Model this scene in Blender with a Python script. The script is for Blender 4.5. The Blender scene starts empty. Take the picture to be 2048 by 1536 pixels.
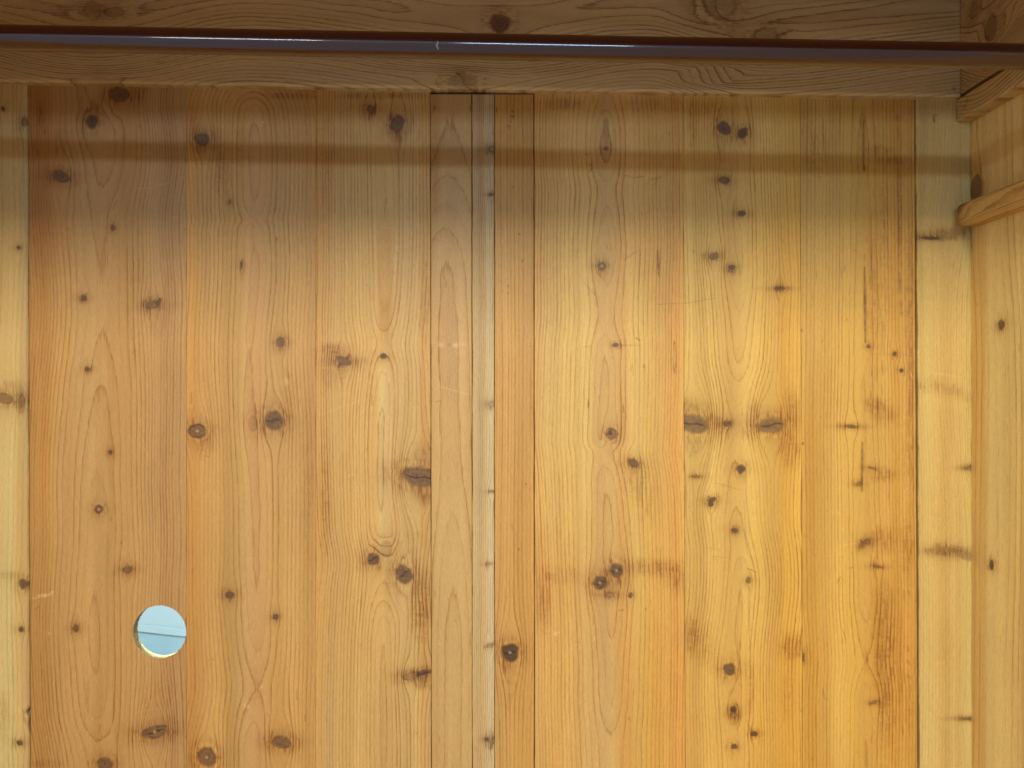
import bpy, math, random
import numpy as np

scene = bpy.context.scene
R_ = math.radians

# ------------------------------------------------------------------ camera
S = 0.00063                      # metres per photo pixel (2048 wide) on the back panel
LENS = 26.5
FPX = 2048 * LENS / 36.0         # focal length in photo pixels
CD = S * FPX                     # camera distance from the back panel (about 0.95 m)
cam = bpy.data.cameras.new('camera')
cam.lens = LENS; cam.sensor_width = 36.0; cam.clip_start = 0.01; cam.clip_end = 60
cam_o = bpy.data.objects.new('camera', cam)
cam_o.location = (0, -CD, 0); cam_o.rotation_euler = (R_(90), 0, 0)
scene.collection.objects.link(cam_o); scene.camera = cam_o

# ------------------------------------------------------------------ world, lamps, exposure
w = bpy.data.worlds.new('World'); scene.world = w; w.use_nodes = True
bg = w.node_tree.nodes['Background']
bg.inputs['Strength'].default_value = 1.0
# the room outside: pale above eye level, brown floor below, cooler to the left
wn_, wl_ = w.node_tree.nodes, w.node_tree.links
tcw = wn_.new('ShaderNodeTexCoord'); sxw = wn_.new('ShaderNodeSeparateXYZ'); wl_.new(tcw.outputs['Generated'], sxw.inputs[0])
def ramp_(src, a, b, ca, cb):
    m = wn_.new('ShaderNodeMapRange'); m.interpolation_type = 'SMOOTHSTEP'; m.inputs['From Min'].default_value = a; m.inputs['From Max'].default_value = b
    wl_.new(src, m.inputs['Value'])
    x = wn_.new('ShaderNodeMix'); x.data_type = 'RGBA'; wl_.new(m.outputs[0], x.inputs['Factor'])
    for k_, c_ in (('A', ca), ('B', cb)):
        if isinstance(c_, tuple): x.inputs[k_].default_value = (*c_, 1)
        else: wl_.new(c_, x.inputs[k_])
    return x.outputs['Result']
up_ = ramp_(sxw.outputs['X'], -0.6, 0.4, (0.46, 0.56, 0.70), (0.32, 0.34, 0.37))
lo_ = ramp_(sxw.outputs['X'], -0.6, 0.5, (0.38, 0.44, 0.54), (0.34, 0.31, 0.28))
wl_.new(ramp_(sxw.outputs['Z'], -0.10, 0.16, lo_, up_), bg.inputs['Color'])

def lamp(name, loc, target, sx, sy, power, col, spread=180):
    l = bpy.data.lights.new(name, 'AREA'); l.shape = 'RECTANGLE'
    l.size = sx; l.size_y = sy; l.energy = power; l.color = col; l.spread = R_(spread)
    o = bpy.data.objects.new(name, l); scene.collection.objects.link(o); o.location = loc
    from mathutils import Vector
    d = Vector(target) - Vector(loc)
    o.rotation_euler = d.to_track_quat('-Z', 'Y').to_euler()
    return o
lamp('ceiling_lamp', (-0.10, -2.85, 1.27), (0, 0, -0.1), 0.66, 0.60, 78, (1.0, 0.85, 0.60))
lamp('window_light', (0.12, -2.80, 0.488), (0, 0, 0.0), 0.66, 0.08, 8.5, (0.50, 0.72, 1.0))
lamp('far_lamp', (-1.08, -2.80, 0.492), (0, 0, 0.0), 0.60, 0.07, 5.5, (0.86, 0.93, 1.0))
lamp('gap_fill_light', (-0.55, 0.09, 0.75), (-0.5, 0.22, -0.4), 0.5, 0.08, 85, (0.84, 0.95, 1.0))  # added lamp behind the wardrobe, brightens the blue wall in the hole

scene.view_settings.view_transform = 'Standard'
try: scene.view_settings.look = 'None'
except Exception: pass
scene.view_settings.exposure = 0.0; scene.view_settings.gamma = 1.0
scene.view_settings.use_curve_mapping = False
scene.render.engine = 'CYCLES'

# ------------------------------------------------------------------ helpers
def lin(c):
    c = np.asarray(c, float) / 255.0
    return np.where(c <= 0.04045, c / 12.92, ((c + 0.055) / 1.055) ** 2.4)

def noise2(x, y, seed):
    """smooth value noise in [-1,1], vectorised"""
    rs = np.random.RandomState(seed % 99991)
    tab = rs.rand(4096) * 2 - 1
    xi = np.floor(x).astype(np.int64); yi = np.floor(y).astype(np.int64)
    fx = x - xi; fy = y - yi
    fx = fx * fx * fx * (fx * (fx * 6 - 15) + 10); fy = fy * fy * fy * (fy * (fy * 6 - 15) + 10)
    def h(a, b):
        return tab[((a * 73856093) ^ (b * 19349663)) & 4095]
    a = h(xi, yi); b = h(xi + 1, yi); c = h(xi, yi + 1); d = h(xi + 1, yi + 1)
    return (a * (1 - fx) + b * fx) * (1 - fy) + (c * (1 - fx) + d * fx) * fy

def fbm(x, y, seed, oct=3):
    s = 0; a = 1.0; t = 0
    for k in range(oct):
        s = s + a * noise2(x * 2 ** k, y * 2 ** k, seed + 17 * k); t += a; a *= 0.5
    return s / t

def sstep(a, b, x):
    t = np.clip((x - a) / (b - a), 0, 1)
    return t * t * (3 - 2 * t)

def smooth_interp(y, ys, vs):
    """monotone-ish cosine interpolation through control points"""
    ys = np.asarray(ys, float); vs = np.asarray(vs, float)
    i = np.clip(np.searchsorted(ys, y) - 1, 0, len(ys) - 2)
    t = np.clip((y - ys[i]) / (ys[i + 1] - ys[i]), 0, 1)
    # catmull-rom
    def g(k): return vs[np.clip(k, 0, len(vs) - 1)]
    dy = ys[i + 1] - ys[i]
    p0, p1, p2, p3 = g(i - 1), g(i), g(i + 1), g(i + 2)
    y0 = ys[np.clip(i - 1, 0, len(ys) - 1)]; y3 = ys[np.clip(i + 2, 0, len(ys) - 1)]
    m1 = (p2 - p0) / np.maximum(ys[i + 1] - y0, 1) * dy
    m2 = (p3 - p1) / np.maximum(y3 - ys[i], 1) * dy
    t2 = t * t; t3 = t2 * t
    return (2*t3 - 3*t2 + 1) * p1 + (t3 - 2*t2 + t) * m1 + (-2*t3 + 3*t2) * p2 + (t3 - t2) * m2

KNOT = lin((136, 100, 66)); KDARK = lin((64, 48, 38)); HALO = lin((150, 104, 50)); KPALE = lin((186, 146, 98))

# ------------------------------------------------------------------ the wood field
# u runs across the grain, v along it, both in photo pixels.
def wood_field(U, V, b):
    """returns ring coordinate, colour (linear), grain contrast"""
    seed = b['seed']
    n1 = fbm(U / 90, V / 420, seed, 2); n2 = fbm(U / 24, V / 120, seed + 5, 2)
    n3 = noise2(U / 10, V / 45, seed + 6)
    u = U + b.get('wob', 2.6) * n1 + b.get('wob2', 0.55) * n2 + 0.25 * n3
    amp = np.ones_like(U)
    # grain flows round each knot
    for k in b.get('knots', ()):
        ku, kv, ru, rv = k[:4]; opt = k[5] if len(k) > 5 else {}
        st = opt.get('flow', 1.0)
        if st == 0: continue
        Re = (0.5 * ru + 0.5 * min(ru, rv) + 1.2) * 1.12
        s = opt.get('stretch', 2.3) * max(1.0, rv / max(ru, 1))
        du = U - ku; dv = (V - kv) / s
        r2 = du * du + dv * dv + 1e-3
        disp = du * np.minimum(Re * Re / r2, 0.97) * np.exp(-r2 / (Re * 4.0) ** 2)
        u = u - disp * st
    cps = b['center']                                 # (v, u0, D)
    vs = [c[0] for c in cps]
    u0 = smooth_interp(V, vs, [c[1] for c in cps]); D = smooth_interp(V, vs, [c[2] for c in cps])
    D = D + 1.0 * noise2(V / 60, V * 0, seed + 9)
    rho = np.sqrt((u - u0) ** 2 + D * D)
    rho = rho + 0.6 * noise2(rho / 30, V / 300, seed + 11)
    sn, sf, lam = b['space']
    rr = np.linspace(0, 1600, 3201)
    rsx = np.random.RandomState(seed + 3)
    vary = np.interp(rr, np.arange(0, 1640, 38), rsx.uniform(0.72, 1.4, len(np.arange(0, 1640, 38))))
    F = np.concatenate([[0], np.cumsum(0.5 / ((0.83 * sf * vary) + (sn - sf) * np.exp(-rr / lam)))[:-1]])
    ring = np.interp(rho, rr, F)
    side = np.where(u > u0, 0.0, 400.0)
    gU = np.gradient(ring, axis=1) / np.maximum(np.abs(np.gradient(U, axis=1)), 1e-3) if U.shape[1] > 1 else ring * 0 + 0.1
    gV = np.gradient(ring, axis=0) / np.maximum(np.abs(np.gradient(V, axis=0)), 1e-3)
    lw = np.clip(4.2 * np.hypot(gU, gV), 0.10, 0.62)
    # --- base tone
    base = lin(b['col']) * np.array(b.get('tnt', (0.99, 1.055, 1.03)))
    T = np.ones(U.shape + (3,)) * base
    band = noise2(ring * 0.22 + side, V / 700, seed + 21) * 0.5 + noise2(ring * 0.6 + side, V / 500, seed + 22) * 0.4
    mott = fbm(U / 60, V / 160, seed + 23, 3)
    red = noise2(U / 80, V / 380, seed + 24)
    bs = b.get('band', 0.10)
    stk = noise2(u / 5, V / 700, seed + 70) * 0.03 + noise2(u / 13, V / 900, seed + 71) * 0.06 + noise2(u / 42, V / 1100, seed + 72) * 0.085
    T = T * np.exp(bs * band + 0.055 * mott)[..., None]
    T = T * np.exp(stk[..., None] * np.array([0.8, 1.15, 1.7]))
    T = T * np.exp(np.stack([0.01 * red, -0.022 * red, -0.08 * red - 0.08 * band], -1))
    for z in b.get('zones', ()):                       # coloured lengthwise zones: u0,u1,rgb,soft[,v0,v1,vs]
        a = sstep(z[0] - z[3], z[0] + z[3], U + 2 * n2) * (1 - sstep(z[1] - z[3], z[1] + z[3], U + 2 * n2))
        if len(z) > 4:
            a = a * sstep(z[4] - z[6], z[4] + z[6], V) * (1 - sstep(z[5] - z[6], z[5] + z[6], V))
        f = (lin(z[2]) / lin((204, 160, 98))) ** 0.6
        T = T * (1 + a[..., None] * (f - 1))
    con = np.ones_like(U) * b.get('con', 0.5)
    con = con * 0.98 * (1 + 0.35 * noise2(U / 40, V / 200, seed + 31))
    # --- rough sawn / smudged patches: cu,cv,ru,rv,strength
    for p in b.get('rough', ()):
        cu, cv, ru, rv, st = p
        q = ((U - cu) / ru) ** 2 + ((V - cv) / rv) ** 2
        m = np.exp(-q ** 1.5) * st
        m2 = m[...] * (0.35 + 0.65 * sstep(0.0, 0.40, noise2(U / 1.9, V / 16, seed + 41) + 0.45 * noise2(U / 12, V / 4.0, seed + 42)))
        T = T * np.exp(-m2[..., None] * np.array([0.46, 0.66, 0.86]))
        con = con * (1 + 0.9 * m)
    # --- knots
    for k in b.get('knots', ()):
        ku, kv, ru, rv = k[:4]; ang = k[4] if len(k) > 4 else 0; o = k[5] if len(k) > 5 else {}
        big = max(ru, rv)
        reg = (np.abs(U - ku) < big * 7 + 10) & (np.abs(V - kv) < big * 7 + 10)
        if not reg.any(): continue
        du = U[reg] - ku; dv = V[reg] - kv
        ca, sa = math.cos(R_(ang)), math.sin(R_(ang))
        x = du * ca + dv * sa; y = -du * sa + dv * ca
        e = np.sqrt((x / ru) ** 2 + (y / rv) ** 2)
        th = np.arctan2(y / rv, x / ru); ks = seed * 7 + int(abs(ku) * 3 + abs(kv))
        wob = noise2(th * 1.6 + 5, th * 0, ks) * 0.10 + noise2(du / 4.5, dv / 4.5, ks + 1) * 0.05
        e2 = e * (1 + wob)
        dk = o.get('dark', 0.75)
        t = T[reg]; cn = con[reg]
        # halo stain, feathered along the grain
        hx = (np.abs(du) / (ru * 2.1 + 3)); hy = (np.abs(dv) / (rv * 2.3 + 4))
        feather = 0.45 + 0.55 * noise2(du / 3.2, dv / 16, ks + 3)
        halo = np.exp(-(hx * hx + hy * hy) ** 1.1) * o.get('halo', 0.42) * (0.55 + 0.6 * feather)
        hz = np.exp(-((du / (ru * 3.0 + 4)) ** 2 + (dv / (rv * 0.9 + 2)) ** 2)) * o.get('wing', 0.22) * (0.4 + 0.8 * feather)
        a = np.clip(halo + hz, 0, 0.8)[..., None]
        t = t * (1 - a) + (t * np.array([0.52, 0.42, 0.34])) * a
        pale = np.exp(-((e2 - 1.45) / 0.28) ** 2) * o.get('pale', 0.18)
        t = t * (1 + pale[..., None] * np.array([0.25, 0.28, 0.22]))
        if big > 5.5 and o.get('halo', .42) > .15:
            hair = sstep(0.05, 0.5, noise2((du + 0.25 * du * np.abs(dv) / (rv * 3)) / 1.7, dv / 9, ks + 8)) * np.exp(-((e2 - 1.45) / 0.55) ** 2) * 0.62
            t = t * np.exp(-hair[..., None] * np.array([0.55, 0.8, 1.0]))
        # core
        c0, c1 = (KDARK, KNOT)
        rings = 0.5 + 0.32 * np.sin(e2 * o.get('nr', 3.0) * 6.28 + 2.5 * noise2(du / 8, dv / 8, ks + 4))
        mid = c1 * (1 - dk * 0.55) + c0 * dk * 0.55
        core = mid[None] * (0.60 + 0.5 * rings + 0.25 * noise2(du / 3, dv / 3, ks + 5))[..., None]
        core = core * (1 - 0.22 * np.exp(-e2 ** 2 * 4) * dk)[..., None]
        m = (1 - sstep(0.78, 1.12, e2)) * o.get('mask', 0.92)
        t = t * (1 - m[..., None]) + core * m[..., None]
        edge = np.exp(-((e2 - 1.0) / (0.10 + 0.9 / big)) ** 2) * (0.42 + 0.5 * sstep(-0.4, 0.5, noise2(th * 1.2, th * 0 + 3, ks + 6))) * o.get('edge', 0.9)
        t = t * (1 - edge[..., None] * (1 - np.array([0.36, 0.28, 0.22])))
        if o.get('crack'):
            cr = np.exp(-((y + 0.12 * rv * np.sin(x / ru * 4)) / 1.5) ** 2) * (1 - sstep(0.6, 0.95, np.abs(x) / ru))
            t = t * (1 - 0.8 * cr[..., None])
        if o.get('dot'):
            dt = np.exp(-((du * du + dv * dv) / 5.5)); t = t * (1 - dt[..., None]) + lin((190, 165, 130)) * dt[..., None]
        cn = cn * (1 - m) * (1 + 1.1 * np.exp(-(e2 - 1.5) ** 2 * 1.2))
        T[reg] = t; con[reg] = cn
    # --- strokes: (u0,v0,u1,v1,half width, amount)  amount>0 dark, <0 pale
    for s_ in b.get('marks', ()):
        a0, b0, a1, b1, hw, am = s_
        reg = (U > min(a0, a1) - 8) & (U < max(a0, a1) + 8) & (V > min(b0, b1) - 8) & (V < max(b0, b1) + 8)
        if not reg.any(): continue
        x = U[reg]; y = V[reg]
        L2 = (a1 - a0) ** 2 + (b1 - b0) ** 2 + 1e-6
        tt = np.clip(((x - a0) * (a1 - a0) + (y - b0) * (b1 - b0)) / L2, 0, 1)
        d = np.hypot(x - a0 - tt * (a1 - a0), y - b0 - tt * (b1 - b0))
        tap = 0.45 + 0.55 * np.sin(np.pi * np.clip(tt, 0.02, 0.98)) if L2 > 100 else 1.0
        m = np.exp(-(d / (hw * tap + 0.25)) ** 2) * abs(am) * (0.8 + 0.25 * noise2(x / 3, y / 6, 77))
        t = T[reg]
        if am > 0: t = t * (1 - m[..., None] * (1 - np.array([0.30, 0.20, 0.14])))
        else: t = t * (1 - m[..., None]) + lin((236, 205, 160)) * m[..., None]
        T[reg] = t
    # --- scattered tiny pits, dashes and pores
    rs = np.random.RandomState(seed + 55)
    u_lo, u_hi, v_lo, v_hi = U.min(), U.max(), max(V.min(), -50), min(V.max(), 2048 if b.get('horiz') else 1600)
    n = int((u_hi - u_lo) * (v_hi - v_lo) / 9000 * 1.6 * b.get('pits', 1.0))
    for i in range(n):
        a0 = rs.uniform(u_lo, u_hi); b0 = rs.uniform(v_lo, v_hi); L = rs.choice([0, 2, 5, 12, 20], p=[.35, .2, .2, .15, .1])
        hw = rs.uniform(0.5, 1.1); am = rs.uniform(0.15, 0.5) * (1 if rs.rand() < 0.85 else -0.7)
        sl = rs.uniform(-0.08, 0.08) * L
        j = np.nonzero((np.abs(U - a0) < 4) & (V > b0 - 4) & (V < b0 + L + 4))
        if len(j[0]) == 0: continue
        x = U[j]; y = V[j]; tt = np.clip((y - b0) / max(L, 1e-3), 0, 1)
        d = np.hypot(x - a0 - sl * tt, y - b0 - L * tt)
        m = np.exp(-(d / (hw + .3)) ** 2) * abs(am); t = T[j]
        if am > 0: t = t * (1 - m[..., None] * (1 - np.array([0.42, 0.32, 0.24])))
        else: t = t * (1 + 0.35 * m[..., None])
        T[j] = t
    return ring, np.clip(T, 0.003, 0.95), np.stack([np.clip(con, 0, 1.4), lw], -1)

# ------------------------------------------------------------------ meshes carrying the field
def axis(a, b, step, fine=None, edge=(0.5, 1.2, 2.2)):
    """sample positions from a to b; fine=(lo,hi) region uses step, the rest 6x step"""
    pts = [a]
    lo, hi = fine if fine else (a, b)
    x = a
    while x < b:
        st = step if lo <= x < hi else step * 7
        x = x + st
        if x < lo and x + st > lo: x = lo
        pts.append(min(x, b))
    e = [a + k for k in edge] + [b - k for k in edge]
    pts = [p for p in pts if a + edge[-1] + 0.4 < p < b - edge[-1] - 0.4] + e + [a, b]
    return np.array(sorted(set(pts)))

class Solid:
    def __init__(self): self.v = []; self.f = []; self.at = {'ring': [], 'tone': [], 'con': [], 'guv': []}; self.n = 0
    def add(self, P, quads, ring, tone, con, guv):
        self.v.append(P); self.f.append(quads + self.n); self.n += len(P)
        for k, a in zip(('ring', 'tone', 'con', 'guv'), (ring, tone, con, guv)): self.at[k].append(a)
    def build(self, name, mat, parent=None):
        P = np.concatenate(self.v).astype(np.float32); F = np.concatenate(self.f).astype(np.int32)
        used = np.zeros(len(P), bool); used[F.ravel()] = True
        idx = np.cumsum(used) - 1; F = idx[F].astype(np.int32); P = P[used]
        me = bpy.data.meshes.new(name)
        me.vertices.add(len(P)); me.vertices.foreach_set('co', P.ravel())
        me.loops.add(F.size); me.loops.foreach_set('vertex_index', F.ravel())
        me.polygons.add(len(F)); me.polygons.foreach_set('loop_start', np.arange(0, F.size, 4, dtype=np.int32))
        try: me.polygons.foreach_set('loop_total', np.full(len(F), 4, np.int32))
        except Exception: pass
        me.update(calc_edges=True)
        def put(nm, typ, key, fld):
            a = me.attributes.new(nm, typ, 'POINT'); A = np.concatenate(self.at[key])[used].astype(np.float32)
            a.data.foreach_set(fld, A.ravel())
        put('ring', 'FLOAT', 'ring', 'value')
        C2 = [np.asarray(c).reshape(-1, 2) for c in self.at['con']]; CC = np.concatenate(C2)
        self.at['c0'] = [CC[:, 0]]; self.at['c1'] = [CC[:, 1]]
        put('con', 'FLOAT', 'c0', 'value'); put('lw', 'FLOAT', 'c1', 'value')
        put('guv', 'FLOAT_VECTOR', 'guv', 'vector')
        T = [np.concatenate([t, np.ones((len(t), 1))], 1) for t in self.at['tone']]; self.at['tone'] = T
        put('tone', 'FLOAT_COLOR', 'tone', 'color')
        me.validate()
        o = bpy.data.objects.new(name, me); scene.collection.objects.link(o)
        me.materials.append(mat)
        if parent: o.parent = parent
        return o

def add_board(sol, b, place, step=1.6, hole=None):
    """b: edges lo(v),hi(v) as (at v0, at v1); v range; place(U,V,off)->xyz where off is metres into the wood"""
    (l0, l1), (r0, r1) = b['lo'], b['hi']; v0, v1 = b['v']
    vv = axis(v0, v1, step, b.get('vfine', (-20, 1560)))
    wmax = max(r0 - l0, r1 - l1)
    ss = axis(0, wmax, step, b.get('ufine')) / wmax
    Lv = l0 + (l1 - l0) * (vv - v0) / (v1 - v0); Rv = r0 + (r1 - r0) * (vv - v0) / (v1 - v0)
    je = b.get('jag', 0.5)
    Lv = Lv + je * fbm(vv / 60, vv * 0, b['seed'] + 61, 3); Rv = Rv + je * fbm(vv / 60, vv * 0, b['seed'] + 62, 3)
    for (sd, yv, hw, dep) in b.get('nicks', ()):
        g = dep * np.exp(-((vv - yv) / hw) ** 2)
        if sd < 0: Lv = Lv + g
        else: Rv = Rv - g
    U = Lv[:, None] + (Rv - Lv)[:, None] * ss[None]; V = np.repeat(vv[:, None], len(ss), 1)
    ch = b.get('chamfer', 0.5)                          # mm
    cw = b.get('cwid', 2.2)
    eu = np.minimum(U - Lv[:, None], Rv[:, None] - U); ev = np.minimum(V - v0, v1 - V)
    e = np.minimum(eu, ev)
    off = ch * np.clip(1 - e / cw, 0, 1) ** 2 * 0.001
    if b.get('warp', 1): off = off + 0.0004 * (noise2(U / 130, V / 420, b['seed'] + 91) + 0.35 * noise2(U / 30, V / 160, b['seed'] + 92) + 1)
    Uh, Vh = U.copy(), V.copy()
    ny, nx = U.shape
    I = np.arange(ny * nx).reshape(ny, nx)
    Q = np.stack([I[:-1, :-1], I[1:, :-1], I[1:, 1:], I[:-1, 1:]], -1).reshape(-1, 4)
    if hole:
        cx, cy, hr = hole
        rad = np.hypot(U - cx, V - cy); cc = rad.ravel()[Q].mean(1)
        Q = Q[cc > hr]
        cnt = np.zeros(ny * nx, int); np.add.at(cnt, Q.ravel(), 1); cnt = cnt.reshape(ny, nx)
        bd = (cnt > 0) & (cnt < 4) & (np.abs(rad - hr) < 6)
        th = np.arctan2(V - cy, U - cx)
        tgt = hr + 0.5 * noise2(th * 14, th * 0, 5) * np.clip(np.sin(th) * 1.6, 0.15, 1.2)
        Uh[bd] = cx + (tgt * np.cos(th))[bd]; Vh[bd] = cy + (tgt * np.sin(th))[bd]
    ring, T, con = wood_field(U, V, b)
    if b.get('tint') is not None: T = T * b['tint']
    P = place(Uh, Vh, off).reshape(-1, 3)
    guv = np.stack([U.ravel() * S * 1000, V.ravel() * S * 1000, np.full(U.size, b['seed'] * 3.7)], -1)
    sol.add(P, Q, ring.ravel(), T.reshape(-1, 3), con.reshape(-1, 2), guv)
    # skirts down to the back of the board
    per = np.concatenate([I[0, :], I[1:, -1], I[-1, -2::-1], I[-2:0:-1, 0]])
    th_m = b.get('thick', 12) * 0.001
    Pb = place(U, V, off * 0 + th_m).reshape(-1, 3)[per]
    Pf = P[per]; n = len(per); k = np.arange(n); k2 = (k + 1) % n
    Q2 = np.stack([k, k2, k2 + n, k + n], -1)
    rg = ring.ravel()[per]; tt = T.reshape(-1, 3)[per]; cn = con.reshape(-1, 2)[per]; gv = guv[per]
    sol.add(np.concatenate([Pf, Pb]), Q2, np.concatenate([rg, rg]), np.concatenate([tt, tt]) * b.get('edge_tone', 0.9), np.concatenate([cn, cn]), np.concatenate([gv, gv + [[5, 0, 0]]]))

def front(d):
    """board whose face stands d metres proud of the back panel plane"""
    def f(U, V, off):
        dist = CD - d
        return np.stack([(U - 1024) / FPX * dist, -d + off, (768 - V) / FPX * dist], -1)
    return f
def front_h(d):
    f0 = front(d)
    return lambda U, V, off: f0(V, U, off)

# ------------------------------------------------------------------ materials
def wood_material(name, fibre=1.0, rough=0.46, late=(0.58, 0.39, 0.23), bump=1.0, sheen=0.5):
    m = bpy.data.materials.new(name); m.use_nodes = True; nt = m.node_tree; N = nt.nodes; L = nt.links
    bs = N['Principled BSDF']
    def node(t, **k):
        n = N.new(t)
        for a, v in k.items(): setattr(n, a, v)
        return n
    def math_(op, a, b=None, c=None, clamp=False):
        n = node('ShaderNodeMath', operation=op); n.use_clamp = clamp
        for i, x in enumerate((a, b, c)):
            if x is None: continue
            if isinstance(x, (int, float)): n.inputs[i].default_value = x
            else: L.new(x, n.inputs[i])
        return n.outputs[0]
    def attr(nm): return node('ShaderNodeAttribute', attribute_name=nm)
    ring = attr('ring').outputs['Fac']; con = attr('con').outputs['Fac']; tone = attr('tone').outputs['Color']; guv = attr('guv').outputs['Vector']
    def stretched(sx, sy, det, rg=0.6, seedz=1.0):
        mp = node('ShaderNodeMapping'); mp.inputs['Scale'].default_value = (sx, sy, seedz); L.new(guv, mp.inputs['Vector'])
        nz = node('ShaderNodeTexNoise'); nz.inputs['Scale'].default_value = 1.0; nz.inputs['Detail'].default_value = det; nz.inputs['Roughness'].default_value = rg
        L.new(mp.outputs[0], nz.inputs['Vector']); return nz.outputs['Fac']
    # ring line profile: slow darkening, quick release
    rj = math_('ADD', ring, math_('MULTIPLY', math_('SUBTRACT', stretched(0.9, 0.035, 2), 0.5), 0.35))
    f = math_('FRACT', rj)
    fl = math_('FLOOR', rj)
    wn = node('ShaderNodeTexWhiteNoise', noise_dimensions='1D'); L.new(fl, wn.inputs['W'])
    def mr(x, a, b, c, d, kind='SMOOTHSTEP'):
        n = node('ShaderNodeMapRange', interpolation_type=kind)
        L.new(x, n.inputs['Value'])
        for i, v in zip(('From Min', 'From Max', 'To Min', 'To Max'), (a, b, c, d)): n.inputs[i].default_value = v
        return n.outputs[0]
    lw = attr('lw').outputs['Fac']
    g = math_('DIVIDE', math_('SUBTRACT', 0.93, f), lw)             # 0 at the dark edge, 1 where the line has faded
    up = mr(g, 0.0, 1.0, 1, 0); dn = mr(f, 0.93, 0.99, 1, 0)
    wide = math_('MULTIPLY', mr(f, 0.30, 0.93, 0, 0.30), dn)
    line = math_('MAXIMUM', math_('MULTIPLY', up, dn), wide)
    var = math_('MULTIPLY_ADD', wn.outputs['Value'], 0.95, 0.40)
    brk = mr(stretched(0.55, 0.022, 3), 0.3, 0.62, 0.45, 1.1)
    k = math_('MULTIPLY', math_('MULTIPLY', math_('MULTIPLY', line, var), brk), con)
    k = math_('MINIMUM', k, 0.95)
    lt = node('ShaderNodeMix', data_type='RGBA', blend_type='MULTIPLY'); lt.inputs['Factor'].default_value = 1.0
    L.new(tone, lt.inputs['A']); lt.inputs['B'].default_value = (*late, 1)
    mx = node('ShaderNodeMix', data_type='RGBA'); L.new(k, mx.inputs['Factor']); L.new(tone, mx.inputs['A']); L.new(lt.outputs['Result'], mx.inputs['B'])
    # fibres
    fb = stretched(3.2, 0.10, 4, 0.7); fb2 = stretched(1.1, 0.7, 4, 0.75)
    fm = math_('ADD', math_('MULTIPLY', math_('SUBTRACT', fb, 0.5), 0.95 * fibre), math_('MULTIPLY', math_('SUBTRACT', fb2, 0.5), 0.50 * fibre))
    gain = math_('ADD', fm, 1.0)
    # dark fine pores
    po = mr(stretched(2.4, 0.30, 2, 0.5, 1.7), 0.66, 0.74, 0, 1); gain = math_('SUBTRACT', gain, math_('MULTIPLY', po, 0.22))
    cb = node('ShaderNodeVectorMath', operation='SCALE'); L.new(mx.outputs['Result'], cb.inputs[0]); L.new(gain, cb.inputs['Scale'])
    L.new(cb.outputs[0], bs.inputs['Base Color'])
    L.new(math_('ADD', math_('MULTIPLY', fb2, 0.22), rough - 0.08), bs.inputs['Roughness'])
    bs.inputs['Specular IOR Level'].default_value = sheen
    h = math_('ADD', math_('MULTIPLY', k, 1.0), math_('MULTIPLY', fb, 0.7))
    h = math_('SUBTRACT', h, math_('MULTIPLY', po, 0.5))
    bp = node('ShaderNodeBump'); bp.inputs['Strength'].default_value = 0.85 * bump; bp.inputs['Distance'].default_value = 0.0003
    L.new(h, bp.inputs['Height']); L.new(bp.outputs[0], bs.inputs['Normal'])
    return m

M_pine = wood_material('aged_pine')
M_pale = wood_material('pale_pine', late=(0.62, 0.50, 0.36), rough=0.55)
M_grey = wood_material('weathered_pine', late=(0.50, 0.42, 0.34), rough=0.6)
M_rail = wood_material('rail_pine', late=(0.50, 0.40, 0.32), rough=0.5)

def plain(name, col, rough=0.5, noise=0.0, coat=0.0, scale=40):
    m = bpy.data.materials.new(name); m.use_nodes = True; nt = m.node_tree; bs = nt.nodes['Principled BSDF']
    bs.inputs['Roughness'].default_value = rough; bs.inputs['Coat Weight'].default_value = coat
    tc = nt.nodes.new('ShaderNodeTexCoord'); nz = nt.nodes.new('ShaderNodeTexNoise'); nz.inputs['Scale'].default_value = scale; nz.inputs['Detail'].default_value = 5
    nt.links.new(tc.outputs['Object'], nz.inputs['Vector'])
    r = nt.nodes.new('ShaderNodeMapRange'); r.inputs['To Min'].default_value = 1 - noise; r.inputs['To Max'].default_value = 1 + noise
    nt.links.new(nz.outputs['Fac'], r.inputs['Value'])
    v = nt.nodes.new('ShaderNodeVectorMath'); v.operation = 'SCALE'; v.inputs[0].default_value = tuple(lin(col)); nt.links.new(r.outputs[0], v.inputs['Scale'])
    nt.links.new(v.outputs[0], bs.inputs['Base Color'])
    return m, bs, nt

# ------------------------------------------------------------------ simple solids
def mesh_obj(name, verts, faces, mat, parent=None, smooth=False):
    me = bpy.data.meshes.new(name); me.from_pydata([tuple(map(float, v)) for v in verts], [], faces); me.update()
    o = bpy.data.objects.new(name, me); scene.collection.objects.link(o); me.materials.append(mat)
    if smooth:
        for p in me.polygons: p.use_smooth = True
    if parent: o.parent = parent
    return o

def empty(name, loc, label, cat):
    o = bpy.data.objects.new(name, None); scene.collection.objects.link(o); o.location = loc
    o['label'] = label; o['category'] = cat; o.empty_display_size = 0.05
    return o

# ================================================================== THE WARDROBE
WX0, WX1 = -0.679, 0.577              # inner faces of the side walls
DEPTH = 0.55                          # inside depth
ZB = -1.0                             # inside floor
VB = 768 + 1.0 / S                    # the same in pixels on the back panel
wardrobe = empty('wardrobe', (0, 0, 0), 'inside of a knotty pine wardrobe with orange brown back panels and paler stiles', 'wardrobe')

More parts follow.
